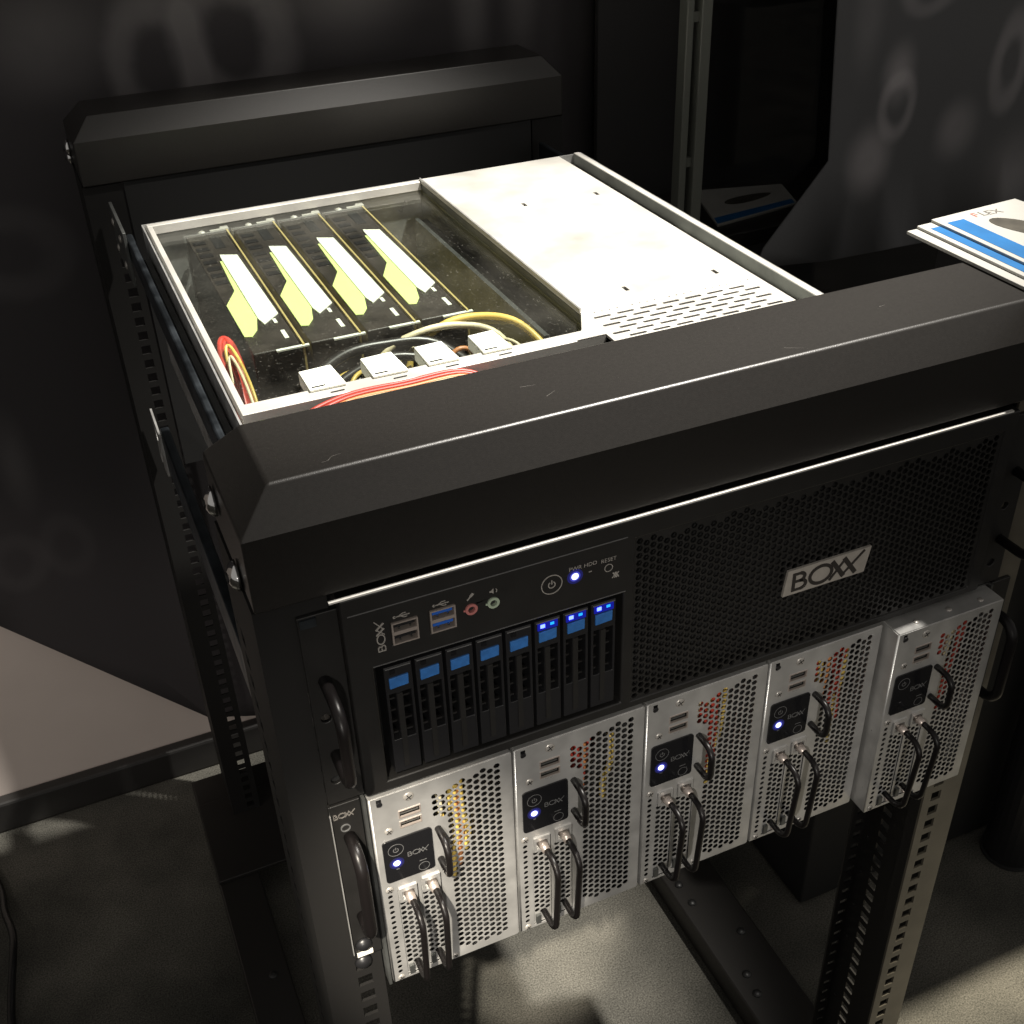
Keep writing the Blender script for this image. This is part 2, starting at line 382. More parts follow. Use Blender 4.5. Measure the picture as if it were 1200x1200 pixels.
# back wall: painted lower wall, black skirting, dark printed cloth hung over it with a slanting hem
w = single('wall', MB().box(-4, 6, .875, 1.0, FL, 2.2), 'wall_paint', kind='structure')
sk = single('skirting', MB().box(-4, .76, .855, .8748, FL, FL + .052), 'skirting_black', kind='structure', bevel=.004)
printed_cloth('banner_dark', (.052, .048, .050), (.17, .16, .16), [
    (.30, .12, .07, .055, 0, .75), (.17, .085, .06, .08, 1, .8), (.09, .07, .05, .07, 1, .7), (-.02, .10, .06, .05, 0, .5), (.44, .10, .022, .09, 0, .7), (.50, .11, .02, .08, 0, .55),
    (.62, .05, .05, .08, 0, .35), (-.19, -.48, .035, .04, 1, .12), (-.13, -.47, .03, .045, 1, .1), (-.22, -.22, .05, .06, 1, .2), (-.10, -.10, .06, .05, 1, .2), (-.16, -.34, .02, .06, 0, .35)])
def cloth_panel(outline, y, mt, name, label, n=46, amp=.004):
    """hanging cloth: outline in (x,z), gently rippled, 3 mm thick"""
    x0 = min(p[0] for p in outline); x1 = max(p[0] for p in outline); mb = MB()
    vs = [Vector(p) for p in outline]; ed = []
    inner = [Vector((x0 + (x1 - x0) * i / n, z / 10)) for i in range(1, n) for z in range(-9, 23)]
    def inside(q):
        c = False; j = len(outline) - 1
        for i in range(len(outline)):
            a, b = outline[i], outline[j]
            if (a[1] > q[1]) != (b[1] > q[1]) and q[0] < (b[0] - a[0]) * (q[1] - a[1]) / (b[1] - a[1]) + a[0]: c = not c
            j = i
        return c
    allv = vs + [q for q in inner if inside(q)]
    V, E, F, ov, oe, of = delaunay_2d_cdt(allv, [], [list(range(len(vs)))], 1, 1e-7, True); F = [f for f, o in zip(F, of) if len(o)]
    def yy(q): return y + amp * math.sin(q[0] * 17 + q[1] * 2.2) + amp * .6 * math.sin(q[0] * 41 + 1 + q[1] * 3)
    n_ = len(V); mb.add([(q[0], yy(q), q[1]) for q in V] + [(q[0], yy(q) + .003, q[1]) for q in V], [])
    cnt = set()
    for f in F:
        mb.f.append(tuple(f)); mb.f.append(tuple(i + n_ for i in reversed(f)))
        for i in range(len(f)): cnt.add((f[i], f[(i + 1) % len(f)]))
    for (i, j) in cnt:
        if (j, i) not in cnt: mb.f.append((j, i, i + n_, j + n_))
    return single(name, mb, mt, label, 'banner', smooth=True)
cloth_panel([(-2.2, 2.1), (-2.2, 1.5), (-.234, -.565), (-.016, -.803), (.05, -.83), (.595, -.83), (.595, 2.1)], .858, 'banner_dark', 'printed_banner',
            'large dark banner with faint pale circles hanging behind the rack')
printed_cloth('banner_grey', (.105, .105, .108), (.36, .34, .345), [(0.8431, -0.0839, 0.0285, 0.0399, 0, 0.85), (0.868, 0.0115, 0.0209, 0.0323, 0, 0.7), (0.8721, -0.0258, 0.0247, 0.038, 1, 0.5), (0.9634, -0.0631, 0.0266, 0.0333, 0, 0.55), (0.8929, 0.0986, 0.038, 0.0285, 1, 0.35), (1.0256, 0.0074, 0.0285, 0.057, 1, 0.4), (1.067, -0.1253, 0.0475, 0.0475, 0, 0.35), (0.8182, 0.0737, 0.019, 0.057, 0, 0.2)])
cloth_panel([(.755, 2.1), (.775, .098), (.788, -.077), (.702, -.163), (.694, -.185), (.80, -.200), (1.6, -.215), (2.6, -.215), (2.6, 2.1)], .638, 'banner_grey', 'grey_banner',
            'dark grey banner with pale blurred spots at the right, its corner folded', n=44)
def smoked():
    m = bpy.data.materials.new('smoked_glass'); m.use_nodes = True; nt = m.node_tree; nt.nodes.clear()
    out = nt.nodes.new('ShaderNodeOutputMaterial'); tr = nt.nodes.new('ShaderNodeBsdfTransparent'); tr.inputs[0].default_value = (.80, .80, .80, 1)
    gl = nt.nodes.new('ShaderNodeBsdfGlossy'); gl.inputs['Roughness'].default_value = .03
    mx = nt.nodes.new('ShaderNodeMixShader'); mx.inputs[0].default_value = .05
    nt.links.new(tr.outputs[0], mx.inputs[1]); nt.links.new(gl.outputs[0], mx.inputs[2]); nt.links.new(mx.outputs[0], out.inputs[0]); M['smoked_glass'] = m
smoked()
# glass cabinet between the banners, seen behind the server
t = thing('glass_cabinet', 'tall dark glass cabinet with slim grey posts behind the server', 'cabinet', (.74, .75, FL))
part('post', MB().box(.596, .605, .655, .672, FL, 2.1), 'post_grey', t, bevel=.002)
part('post', MB().box(.612, .625, .652, .672, FL, 2.1), 'post_grey', t, bevel=.002)
for z in (-.20, -.06, .09, .35): part('cross_bar', MB().box(.605, .612, .658, .668, z, z + .010), 'post_grey', t)
part('smoked_pane', MB().box(.6252, .99, .657, .661, FL, 2.1), 'smoked_glass', t)
part('back_panel', MB().box(.588, 2.8, .838, .845, FL, 2.1), 'cabinet_grey', t)
part('shelf', MB().box(.6042, .99, .672, .837, -.175, -.155), 'powder_black', t, bevel=.002)

def leaflet(name, label, pts, z, thick, stripe, ell, textpos=None, group=None, mtw='paper'):
    """flat folded leaflet: corner points (x,y), blue stripe polygon, dark photograph oval"""
    cx = sum(p[0] for p in pts) / 4; cy = sum(p[1] for p in pts) / 4
    t = thing(name, label, 'leaflet', (cx, cy, z), group)
    part('sheet', MB().prism(pts, 'z', z, z + thick), mtw, t, bevel=.0004)
    e = z + thick
    if stripe: part('blue_stripe', MB().prism(stripe, 'z', e + .00005, e + .0002), 'paper_blue', t)
    if ell:
        (x, y, a, b, r) = ell; q = []
        for k in range(28):
            c = 2 * math.pi * k / 28; u, v = a * math.cos(c), b * math.sin(c) * (1 - .25 * math.cos(c)); q.append((x + u * math.cos(r) - v * math.sin(r), y + u * math.sin(r) + v * math.cos(r)))
        part('photograph', MB().prism(q, 'z', e + .00005, e + .0002), 'paper_photo', t)
    if textpos:
        for (txt, size, x, y, r, mt_) in textpos:
            mb = text_mb(txt, size, 0, 0, 0, 0); c, s_ = math.cos(r), math.sin(r)
            mb.v = [(x + v[0] * c - v[2] * s_, y + v[0] * s_ + v[2] * c, e + .00015) for v in mb.v]
            part('lettering', mb, mt_, t)
    return t
leaflet('leaflet', 'dim white leaflet with blue edge lying on the cabinet shelf behind the glass', [(.680, .700), (.809, .720), (.834, .791), (.720, .823)], -.1549, .003,
        [(.682, .7035), (.806, .7225), (.811, .736), (.689, .722)], (.765, .764, .036, .011, .1))

# ------------------------------------------------------------------ rack frame
XL, XR = -.0185, .4780
YF0, YF1, YR0, YR1 = .003, .093, .705, .798
rack = thing('equipment_rack', 'black open four-post equipment rack with chamfered top beams', 'rack', (.23, .4, FL))
def beam(y0, y1):
    zb, zm, zt = .0025, .0436, .0636; dx = .018; d0, d1 = (.0122, .018) if y0 < .5 else (.0135, .018)
    v = [(XL, y0, zb), (XR, y0, zb), (XR, y1, zb), (XL, y1, zb), (XL, y0, zm), (XR, y0, zm), (XR, y1, zm), (XL, y1, zm),
         (XL + dx, y0 + d0, zt), (XR - dx, y0 + d0, zt), (XR - dx, y1 - d1, zt), (XL + dx, y1 - d1, zt)]
    f = [(3, 2, 1, 0), (8, 9, 10, 11)] + [(i, (i + 1) % 4, 4 + (i + 1) % 4, 4 + i) for i in range(4)] + [(4 + i, 4 + (i + 1) % 4, 8 + (i + 1) % 4, 8 + i) for i in range(4)]
    return part('top_beam', MB().add(v, f), 'powder_black', rack, bevel=.0016, seg=3)
beam(YF0, YF1); beam(YR0, YR1)
part('rear_light_block', MB().box(.018, .441, .7068, .7088, -.31, .0022), 'void_black', rack)  # unseen sheet added to stop the booth spot leaking onto the wall
def sq(x, z, s): return rect(x - s / 2, x + s / 2, z - s / 2, z + s / 2)
ZB = -.862
def upright(xo, sgn, y0, y1, near):
    """C channel: xo outer face, sgn +1 when the flange runs to +x"""
    a, b = xo, xo + sgn * .036
    hz = [-.06 - .0157 * k for k in range(51)]; hx = xo + sgn * .0240
    fl = part('upright', MB().plate(rect(min(a, b), max(a, b), ZB, .0015), [sq(hx, z, .0092) for z in hz], 'y', y0, y0 + .002), 'flange_lit' if near and sgn < 0 else 'upright_black', rack)
    xi = xo + sgn * .002
    web = [rect(y0 + .0575, y0 + .0675, z - .0045, z + .0045) for z in hz]
    if near: web += [circ(y0 + .0785, z, .0016, 6) for z in hz[::3]]
    part('upright_web', MB().plate(rect(y0 + .002, y1 - .002, ZB, .0015), web, 'x', xo, xi), 'upright_black', rack)
    slots = [rect(min(xo + sgn * .005, xo + sgn * .013), max(xo + sgn * .005, xo + sgn * .013), z - .0035, z + .0035) for z in hz]
    c = xo + sgn * .018
    part('rear_flange', MB().plate(rect(min(a, c), max(a, c), ZB, .0015), slots, 'y', y1 - .002, y1), 'upright_black', rack)
    l = xo + sgn * .034
    part('flange_lip', MB().box(min(l, b), max(l, b), y0 + .002, y0 + .012, ZB, .0015), 'upright_black', rack)
upright(XL - .001, 1, .0062, YF1, True); upright(XR + .001, -1, .0062, YF1, True)
upright(XL - .001, 1, YR0 + .003, YR1, False); upright(XR + .001, -1, YR0 + .003, YR1, False)
# scratches in the paint of the front beam
mb = MB(); rs = random.Random(3)
P_ = [(.0267, .0219), (.0296, .0221), (.0321, .0251), (.0372, .0259)]
lines = list(zip(P_, P_[1:]))
for k in range(4):
    x, y, a = rs.uniform(.05, .42), rs.uniform(.022, .070), rs.uniform(-.5, .5); l = rs.uniform(.003, .012); lines.append(((x, y), (x + l * math.cos(a), y + l * math.sin(a))))
for (a, b) in lines:
    a, b = Vector(a), Vector(b); n = (b - a).normalized() * .00011; n = Vector((-n.y, n.x))
    mb.prism([tuple(a - n), tuple(b - n * .3), tuple(b + n * .3), tuple(a + n)], 'z', .06362, .06368)
part('scratch', mb, 'print_mid', rack)
# base
part('base_rail', MB().box(-.062, -.010, -.05, .80, FL, ZB), 'powder_black', rack, bevel=.003)
part('base_rail', MB().box(.452, .522, -.05, .80, FL, ZB), 'powder_black', rack, bevel=.003)
part('base_crossbar', MB().box(-.010, .452, .735, .795, FL, ZB), 'powder_black', rack, bevel=.003)
for (x0, x1) in ((-.061, .045), (.415, .521)):
    part('foot_plate', MB().box(x0, x1, .605, .745, ZB + .0002, ZB + .006), 'powder_black', rack, bevel=.001)
for (x, y) in ((.467, .36), (.468, .33), (.474, .218), (.471, .192), (.5, .27), (-.03, .45)):
    part('bolt', MB().dome((x, y, ZB), 'z', .0055, .003, sign=1), 'bolt_black', rack, smooth=True)
for (y, z) in ((.071, .027), (.031, .008), (.778, .022), (.788, .0105)):
    bo = part('bolt', MB().dome((XL - .001 if z < .02 or y < .5 else XL - .001, y, z), 'x', .0082, .0052), 'chrome', rack, smooth=True)
    part('socket', MB().cyl((XL - .0066, y, z), 'x', .0028, .0012, 6), 'void_black', bo)

# ------------------------------------------------------------------ slide rails on the left
t = thing('slide_rail', 'grey telescopic slide rail along the left side of the top server', 'slide rail', (.008, .36, -.03))
part('outer_rail', MB().box(.0035, .0095, .11, .62, -.042, -.018), 'rail_steel', t, bevel=.002)
part('inner_rail', MB().box(.0100, .0155, .10, .56, -.038, -.022), 'zinc_dull', t, bevel=.001)
part('end_bracket', MB().box(.000, .003, .605, .700, -.062, -.012), 'zinc_dull', t, bevel=.0006)
for (y, z) in ((.63, -.025), (.63, -.05), (.68, -.025), (.68, -.05)): part('screw', MB().dome((-.0002, y, z), 'x', .004, .002), 'screw_steel', t, smooth=True)
t = thing('slide_rail', 'blue grey slide rail with pale bracket beside the silver modules', 'slide rail', (.0, .36, -.27))
part('outer_rail', MB().box(-.0035, .006, .095, .66, -.285, -.235), 'rail_steel', t, bevel=.002)
def fork():
    return MB().plate([(.645, -.238), (.700, -.232), (.703, -.292), (.690, -.292), (.687, -.276), (.676, -.276), (.673, -.292), (.645, -.285)], [circ(.682, -.255, .006, 12), circ(.66, -.262, .004, 10)], 'x', -.0062, -.0042)
part('end_bracket', fork(), 'zinc', t)
for x_, lab in ((.4635, None),):
    t = thing('slide_rail', 'dark slide rail on the far side of the server chassis', 'slide rail', (x_, .36, -.03))
    part('outer_rail', MB().box(.4460, .4520, .11, .70, -.040, -.020), 'rail_steel', t, bevel=.002)

# ------------------------------------------------------------------ top server
srv = thing('rack_server', 'black fronted rack server with clear lid over its left half', 'server', (.23, .0, -.135))
CX0, CX1, CYB, CT, CB = .0165, .4430, .592, -.003, -.134
# chassis walls
part('left_wall', MB().box(CX0, CX0 + .0013, .030, CYB, CB, CT), 'zinc', srv)
part('right_wall', MB().box(CX1 - .0013, CX1, .030, CYB, CB, CT), 'zinc', srv)
part('rear_wall', MB().box(CX0 + .0013, CX1 - .0013, CYB - .0013, CYB, CB, CT), 'zinc', srv)
part('bottom', MB().box(CX0 + .0013, CX1 - .0013, .030, CYB - .0013, CB, CB + .0015), 'rail_steel', srv)
part('motherboard', MB().box(.022, .262, .285, .572, CB + .012, CB + .0145), 'board_dark', srv)
part('inner_wall', MB().box(.2725, .2745, .240, .588, CB + .0015, CT - .0022), 'zinc_dull', srv)
dv = part('divider', MB().prism([(.255, CB + .0015), (.2595, CB + .0015), (.2595, -.028), (.2555, -.028)], 'y', .275, .560), 'zinc_dull', srv)
part('divider_flange', MB().box(.2597, .2680, .275, .560, -.032, -.0305), 'zinc_dull', srv)
# fan wall behind the front bar
for k in range(3):
    x0 = .028 + k * .079
    fan = part('fan_frame', MB().plate(rect(x0, x0 + .076, CB + .002, -.022), [circ(x0 + .038, -.078, .034, 20)], 'y', .206, .232), 'plastic_black', srv)
    hub = MB().cyl((x0 + .038, .212, -.078), 'y', .012, .012, 14)
    part('hub', hub, 'plastic_black', fan)
# clear lid frame: left, rear and front bars and the clips on the front bar
part('frame_bar', MB().box(.0203, .0246, .2230, .5832, CT - .0077, CT + .0002), 'zinc_cover', srv, bevel=.0006)
part('frame_bar', MB().box(.0203, .2722, .5835, .5902, CT - .0077, CT + .0003), 'zinc_cover', srv, bevel=.0006)
fb = part('front_bar', MB().box(.0203, .2722, .2085, .2225, CT - .0105, CT + .0002), 'zinc_cover', srv, bevel=.0006)
for (xa, xb) in ((.066, .088), (.108, .130), (.146, .166), (.185, .204)):
    cl = part('clip', MB().prism([(xa, .2180), (xb + .002, .2175), (xb, .2480), (xa, .2470)], 'z', CT + .0004, CT + .0022), 'card_white', srv, bevel=.0006)
    part('clip_leg', MB().prism([(xa, .2235), (xb, .2235), (xb, .2480), (xa, .2470)], 'z', CT - .0075, CT + .0003), 'card_white', cl)
    part('slot', MB().box(xa + .002, xa + .011, .2200, .2213, CT + .0023, CT + .0026), 'void_black', cl)
    part('slot', MB().box(xb - .010, xb - .001, .2120, .2132, CT + .0003, CT + .0006), 'void_black', fb)
part('clear_lid', MB().box(.0180, .2716, .2228, .5905, CT - .0094, CT - .0078), 'acrylic', srv)
# right cover: metal sheet with vents, trough and lip at the right
holes = []
for r in range(8):
    y = .236 - .0072 * r
    for k in range(9):
        x = .276 + .0185 * k + (.009 if r % 2 else 0)
        if x + .0140 < .4170: holes.append([(x + .001, y - .0014), (x + .0130, y - .0014), (x + .0140, y), (x + .0130, y + .0014), (x + .001, y + .0014), (x, y)])
for k in range(22):
    x = .281 + .0061 * k
    if k % 5 < 4: holes.append(circ(x, .2445, .0007, 6))
for (x, y) in ((.331, .478), (.400, .474), (.321, .272), (.396, .269)): holes.append([(x - .0016, y - .004), (x + .0016, y - .004), (x + .0016, y + .004), (x - .0016, y + .004)])
part('metal_cover', MB().plate([(.2722, .170), (.4185, .170), (.4185, .5905), (.2722, .5905)], holes, 'z', CT - .0015, CT + .0004), 'zinc_cover', srv)
part('cover_corner', MB().prism([(.2500, .2085), (.2722, .2085), (.2722, .2480), (.2600, .2225)], 'z', CT + .0003, CT + .0009), 'zinc_cover', srv)
part('cover_edge', MB().box(.2722, .2736, .250, .588, CT + .0005, CT + .0026), 'zinc', srv)
tr = part('trough', MB().box(.4185, .4339, .150, .5895, CT - .011, CT - .0095), 'zinc_shaded', srv)
part('trough_wall', MB().box(.4168, .4183, .150, .5895, CT - .0095, CT - .0016), 'zinc_cover', srv)
vent = []
for k in range(60):
    for j in range(4): vent.append(circ(.4222 + j * .0031, .395 + k * .0031, .00105, 6))
part('trough_grille', MB().plate(rect(.4192, .4336, .392, .5850), vent, 'z', CT - .0092, CT - .0087), 'zinc_dull', srv)
part('lip_shade_plate', MB().box(.4340, .4345, .120, .5900, CT - .0094, CT + .0012), 'zinc_shaded', srv)  # thin plate carrying the painted shade of the lip's inner side
part('lip', MB().box(.4346, .4402, .120, .5905, CT - .0095, CT + .0016), 'zinc_cover', srv, bevel=.0006)
part('lip_edge', MB().box(.4407, .4420, .120, .5905, CT - .004, CT + .0010), 'zinc', srv)
part('front_deck', MB().box(.0185, .4346, .030, .168, CT - .008, CT - .0002), 'zinc_dull', srv)
# bezel: slab with the drive bay cut out and a perforated right half
BX0, BX1 = .0205, .4385
bez = part('bezel', MB().plate(rect(BX0, BX1, -.1345, -.0005), [rect(.0335, .1745, -.1275, -.0475), rect(.1815, .4290, -.1290, -.0135), rect(.0449, .0581, -.0354, -.0224), rect(.0651, .0781, -.0352, -.0218), circ(.0869, -.0275, .0024, 14), circ(.0990, -.0275, .0024, 14)], 'y', 0, .030), 'bezel_black', srv, bevel=.0013, seg=3)
hx = []
px, pz, rr = .00415, .00478, .00205
for i in range(60):
    for j in range(26):
        x = .1840 + i * px; z = -.0165 - j * pz - (pz / 2 if i % 2 else 0)
        if x > .4275 or z < -.1275: continue
        if j == 0 and (i % 7) > 2 and i % 2 == 0: continue
        hx.append(circ(x, z, rr, 6, math.pi / 6))
part('mesh_panel', MB().plate(rect(.1813, .4292, -.1292, -.0133), hx, 'y', .0009, .0024), 'mesh_black', bez)
part('mesh_backing', MB().box(.1813, .4292, .012, .013, -.1292, -.0133), 'void_black', bez)
part('bay_backing', MB().box(.0333, .1747, .026, .027, -.1277, -.0473), 'void_black', bez)
# thin raised outline of the control panel
mb = MB(); mb.box(.0235, .1760, -.0004, .0002, -.0110, -.0105); mb.box(.0330, .1755, -.0004, .0002, -.0462, -.0458)
part('panel_line', mb, 'print_dim', bez)
part('top_strip', MB().box(.0158, .4325, -.0003, .0016, -.0004, .0006), 'strip_bright', bez)
part('badge_word', logo(MB(), .0408, -.0375, .0042, -.0005, .0001, math.pi / 2, 1.15, 1.55), 'print_grey', bez)
def usb(x0, x1, z0, z1, tongue, parent, pins):
    sh = part('usb_port', MB().plate(rect(x0, x1, z0, z1), [rect(x0 + .0008, x1 - .0008, z0 + .0008, z1 - .0008)], 'y', -.0008, .006), 'port_silver', parent)
    h = (z1 - z0)
    part('port_void', MB().box(x0 + .0008, x1 - .0008, .004, .006, z0 + .0008, z1 - .0008), 'void_black', sh)
    if h > .01:
        part('port_bridge', MB().box(x0 + .0008, x1 - .0008, -.0006, .004, (z0 + z1) / 2 - .0009, (z0 + z1) / 2 + .0012), 'port_silver', sh)
        for zz in (z1 - .0030, (z0 + z1) / 2 - .0032):
            part('tongue', MB().box(x0 + .0014, x1 - .0014, .0004, .004, zz - (.0004 if pins else .0010), zz + .0013), tongue, sh)
            if pins:
                for xx in (x0 + .0035, x1 - .0045): part('contact', MB().box(xx, xx + .0011, -.0002, .003, zz - .0016, zz - .0006), 'chrome', sh)
    else:
        part('tongue', MB().box(x0 + .0012, x1 - .0012, -.0002, .004, z0 + .0012, z0 + .0026), tongue, sh)
        for xx in (x0 + .0025, x1 - .0045): part('contact', MB().box(xx, xx + .0015, -.0005, .003, z1 - .0016, z1 - .0009), 'chrome', sh)
    return sh
usb(.0446, .0584, -.0357, -.0221, 'plastic_black', bez, True)
usb(.0648, .0784, -.0355, -.0215, 'usb_blue', bez, True)
for (x, mt_) in ((.0869, 'jack_pink'), (.0990, 'jack_green')):
    j = part('audio_jack', MB().ring((x, -.0275), .0019, .0033, -.0009, .002), mt_, bez)
    part('key', MB().box(x - .0042, x - .0032, -.0006, .001, -.0280, -.0270), mt_, j)
    part('bore', MB().cyl((x, .0012, -.0275), 'y', .0021, .003, 14), 'void_black', j)
mb = MB()
for x in (.0508, .0715):     # trident symbols
    z = -.0188; mb.stroke((x - .0042, z), (x + .0038, z), .0005, -.0003, .0001); mb.cyl((x - .0042, -.0003, z), 'y', .0008, .0004, 8)
    mb.stroke((x - .002, z), (x, z + .0013), .0004, -.00031, .0001); mb.stroke((x, z + .0013), (x + .002, z + .0013), .0004, -.00032, .0001)
    mb.stroke((x - .001, z), (x + .0008, z - .0012), .0004, -.00033, .0001); mb.stroke((x + .0008, z - .0012), (x + .0024, z - .0012), .0004, -.00034, .0001)
mb.stroke((.0850, -.0215), (.0880, -.0185), .0007, -.0003, .0001); mb.stroke((.0868, -.0196), (.0884, -.0180), .0014, -.00031, .0001)
mb.prism([(.0972, -.0208), (.0982, -.0208), (.0994, -.0219), (.0994, -.0186), (.0982, -.0197), (.0972, -.0197)], 'y', -.0003, .0001)
mb.ring((.0996, -.0203), .0014, .0018, -.0003, .0001, 8, -.8, .8)
part('port_symbols', mb, 'print_grey', bez)
mb = MB(); mb.ring((.1319, -.0271), .0056, .0061, -.0003, .0001, 36); mb.ring((.1319, -.0273), .0016, .0022, -.0003, .0001, 18, math.radians(120), math.radians(420)); mb.stroke((.1319, -.0270), (.1319, -.0243), .0006, -.00032, .0001)
mb.ring((.1650, -.0271), .0021, .0025, -.0003, .0001, 22)
for d in (0, 1.1):
    mb.stroke((.1677 + d * .0011, -.0312), (.1699 + d * .0011, -.0346), .0008, -.0003 - d * .00001, .0001); mb.stroke((.1699 + d * .0011, -.0312), (.1672 + d * .0011, -.0346), .0005, -.00032 - d * .00001, .0001)
part('button_symbols', mb, 'print_grey', bez)
for (txt, x, z) in (('PWR', .1454, -.0222), ('HDD', .1543, -.0222), ('RESET', .1650, -.0229)):
    part('lettering', text_mb(txt, .0035, x, z, -.00025, 0, 0, 'CENTER'), 'print_grey', bez)
part('power_led', MB().dome((.1454, .0002, -.0264), 'y', .0022, .0009, 14), 'led_white', bez, smooth=True)
part('led_halo', MB().cyl((.1454, -.00004, -.0264), 'y', .0031, .0004, 24), 'led_halo_inner', bez)
part('led_halo', MB().cyl((.1454, -.00002, -.0264), 'y', .0046, .0004, 28), 'led_halo_outer', bez)
part('disk_led', MB().box(.1533, .1550, -.0003, .001, -.0262, -.0257), 'print_grey', bez)
# badge on the mesh
bd = part('badge', MB().prism([(.2803, -.0860), (.3385, -.0860), (.3415, -.0680), (.2825, -.0680)], 'y', -.0008, .0008), 'badge_silver', bez)
part('badge_letters', logo(MB(), .2862, -.0838, .0132, -.0012, -.0007, 0, 1.35, 1.28), 'badge_ink', bd)
# drive trays
pit = .0168
for k in range(8):
    x0 = .0383 + k * pit; x1 = x0 + .0150; zt, zb = -.0505, -.1252
    body = MB().plate(rect(x0, x1, zb, zt), [rect(x0 + .0016, x0 + .0052, zb + .024, zt - .0185), rect(x0 + .0088, x1 - .0016, zb + .024, zt - .0185)], 'y', .0015, .020)
    tr_ = part('drive_tray', body, 'plastic_black', srv, bevel=.0005)
    part('tray_grille', MB().box(x0 + .0055, x0 + .0085, .0008, .0020, zb + .004, zt - .0185), 'bezel_black', tr_)
    part('tray_edge', MB().box(x0 + .0008, x1 - .0008, .0010, .0016, zt - .0012, zt - .0006), 'print_dim', tr_)
    part('release_latch', MB().prism([(x0 + .0022, zt - .0142), (x0 + .0124, zt - .0136), (x0 + .0126, zt - .0068), (x0 + .0022, zt - .0073)], 'y', .0006, .0035), 'blue_plastic', tr_, bevel=.0003)
    for q in range(5):
        zz = zt - .026 - q * .008
        part('rib', MB().box(x0 + .0016, x1 - .0016, .0060, .0080, zz, zz + .0012), 'bezel_black', tr_)
    if k >= 5:
        part('activity_led', MB().box(x0 + .0030, x0 + .0058, .0006, .0020, zt - .0046, zt - .0021), 'led_blue', tr_, bevel=.0003)
        part('status_led', MB().box(x0 + .0088, x0 + .0110, .0006, .0020, zt - .0038, zt - .0022), 'led_blue_small', tr_)
        part('led_glow_plate', MB().box(x0 + .0016, x1 - .0018, .0008, .0020, zt - .0060, zt - .0014), 'led_glow_plate', tr_)
    else:
        part('dark_led', MB().box(x0 + .0030, x0 + .0058, .0009, .0020, zt - .0046, zt - .0021), 'gloss_black', tr_)
# ears with handles
for (a, b, hxp) in ((.0000, .0200, .0085), (.4390, .4590, .4505)):
    ear = part('ear', MB().plate(rect(a, b, -.1345, -.0065), [circ(hxp - .002, -.1175, .0030, 14), circ(hxp - .002, -.0732, .0028, 12)], 'y', .0035, .0060), 'bezel_black', srv, bevel=.0005)
    part('handle', u_handle((hxp, .004, -.0480), (hxp, .004, -.0990), .030, .0032, corner=.012), 'handle_black', ear, smooth=True)
    part('ear_hole', MB().cyl((hxp - .002, .0058, -.1175), 'y', .0034, .0003, 12), 'void_black', ear)
part('cage_nut', MB().box(.001, .009, .0022, .0034, -.0125, -.0075), 'rail_steel', srv)

# ------------------------------------------------------------------ graphics cards
def card(x, label):
    g = thing('graphics_card', label, 'graphics card', (x, .3, -.12), 'graphics cards under the clear lid')
    zt = -.0138
    part('shroud', MB().box(x - .0370, x - .0022, 0.3140, 0.5725, -.118, zt), 'card_black', g, bevel=.0012)
    part('circuit_board', MB().box(x - .0014, x, 0.3125, 0.5735, -.119, zt + .0012), 'pcb_gold', g)
    part('white_plate', MB().prism([(x - .0190, 0.5145), (x - .0055, 0.5075), (x - .0040, 0.3735), (x - .0180, 0.3585), (x - .0200, 0.3705), (x - .0196, 0.5085)], 'z', zt + .00005, zt + .0012), 'card_white', g, bevel=.0003)
    part('green_plate', MB().prism([(x - .0220, 0.4995), (x - .0201, 0.4995), (x - .0204, 0.3725), (x - .0250, 0.3515), (x - .0310, 0.3415), (x - .0362, 0.3435), (x - .0362, 0.4055), (x - .0245, 0.4315)], 'z', zt + .00005, zt + .0010), 'card_lime', g, bevel=.0003)
    part('white_mark', MB().box(x - .0100, x - .0070, 0.3290, 0.3440, zt + .00005, zt + .0004), 'card_white', g)
    part('white_mark', MB().box(x - .0105, x - .0080, 0.3585, 0.3665, zt + .00005, zt + .0004), 'card_white', g)
    part('edge_highlight', MB().box(x - .0205, x + .0030, 0.3111, 0.3139, zt - .0010, zt + .0002), 'card_white', g)  # highlight of the front top edge, painted as a white strip
    part('connector_recess', MB().box(x - .0185, x - .0100, 0.5315, 0.5635, zt + .00005, zt + .0003), 'void_black', g)
    br = part('bracket', MB().box(x - .0385, x + .0015, 0.5735, 0.5747, -.119, zt + .0005), 'zinc', g)
    part('bracket_tab', MB().prism([(x - .0150, .5748), (x + .0015, .5748), (x + .0015, .5825), (x - .0050, .5825), (x - .0060, .5780), (x - .0150, .5780)], 'z', zt + .0004, zt + .0012), 'zinc_cover', br)
    part('bracket_screw', MB().dome((x - .0220, 0.5790, zt - .001), 'z', .0034, .0022, sign=1), 'zinc_cover', br, smooth=True)
    mb = MB()
    for q in range(7): mb.box(x - .0345, x - .0240, 0.4505 + q * .016, 0.4585 + q * .016, zt + .00005, zt + .0006)
    part('shroud_ridges', mb, 'plastic_black', g)
    return g
card(.0864, 'leftmost black graphics card with lime and white top plate, nearest the red wires')
card(.1281, 'second black graphics card from the left with lime and white plate')
card(.1698, 'third black graphics card from the left with lime and white plate')
card(.2115, 'rightmost black graphics card with lime plate, beside the empty dark bay')

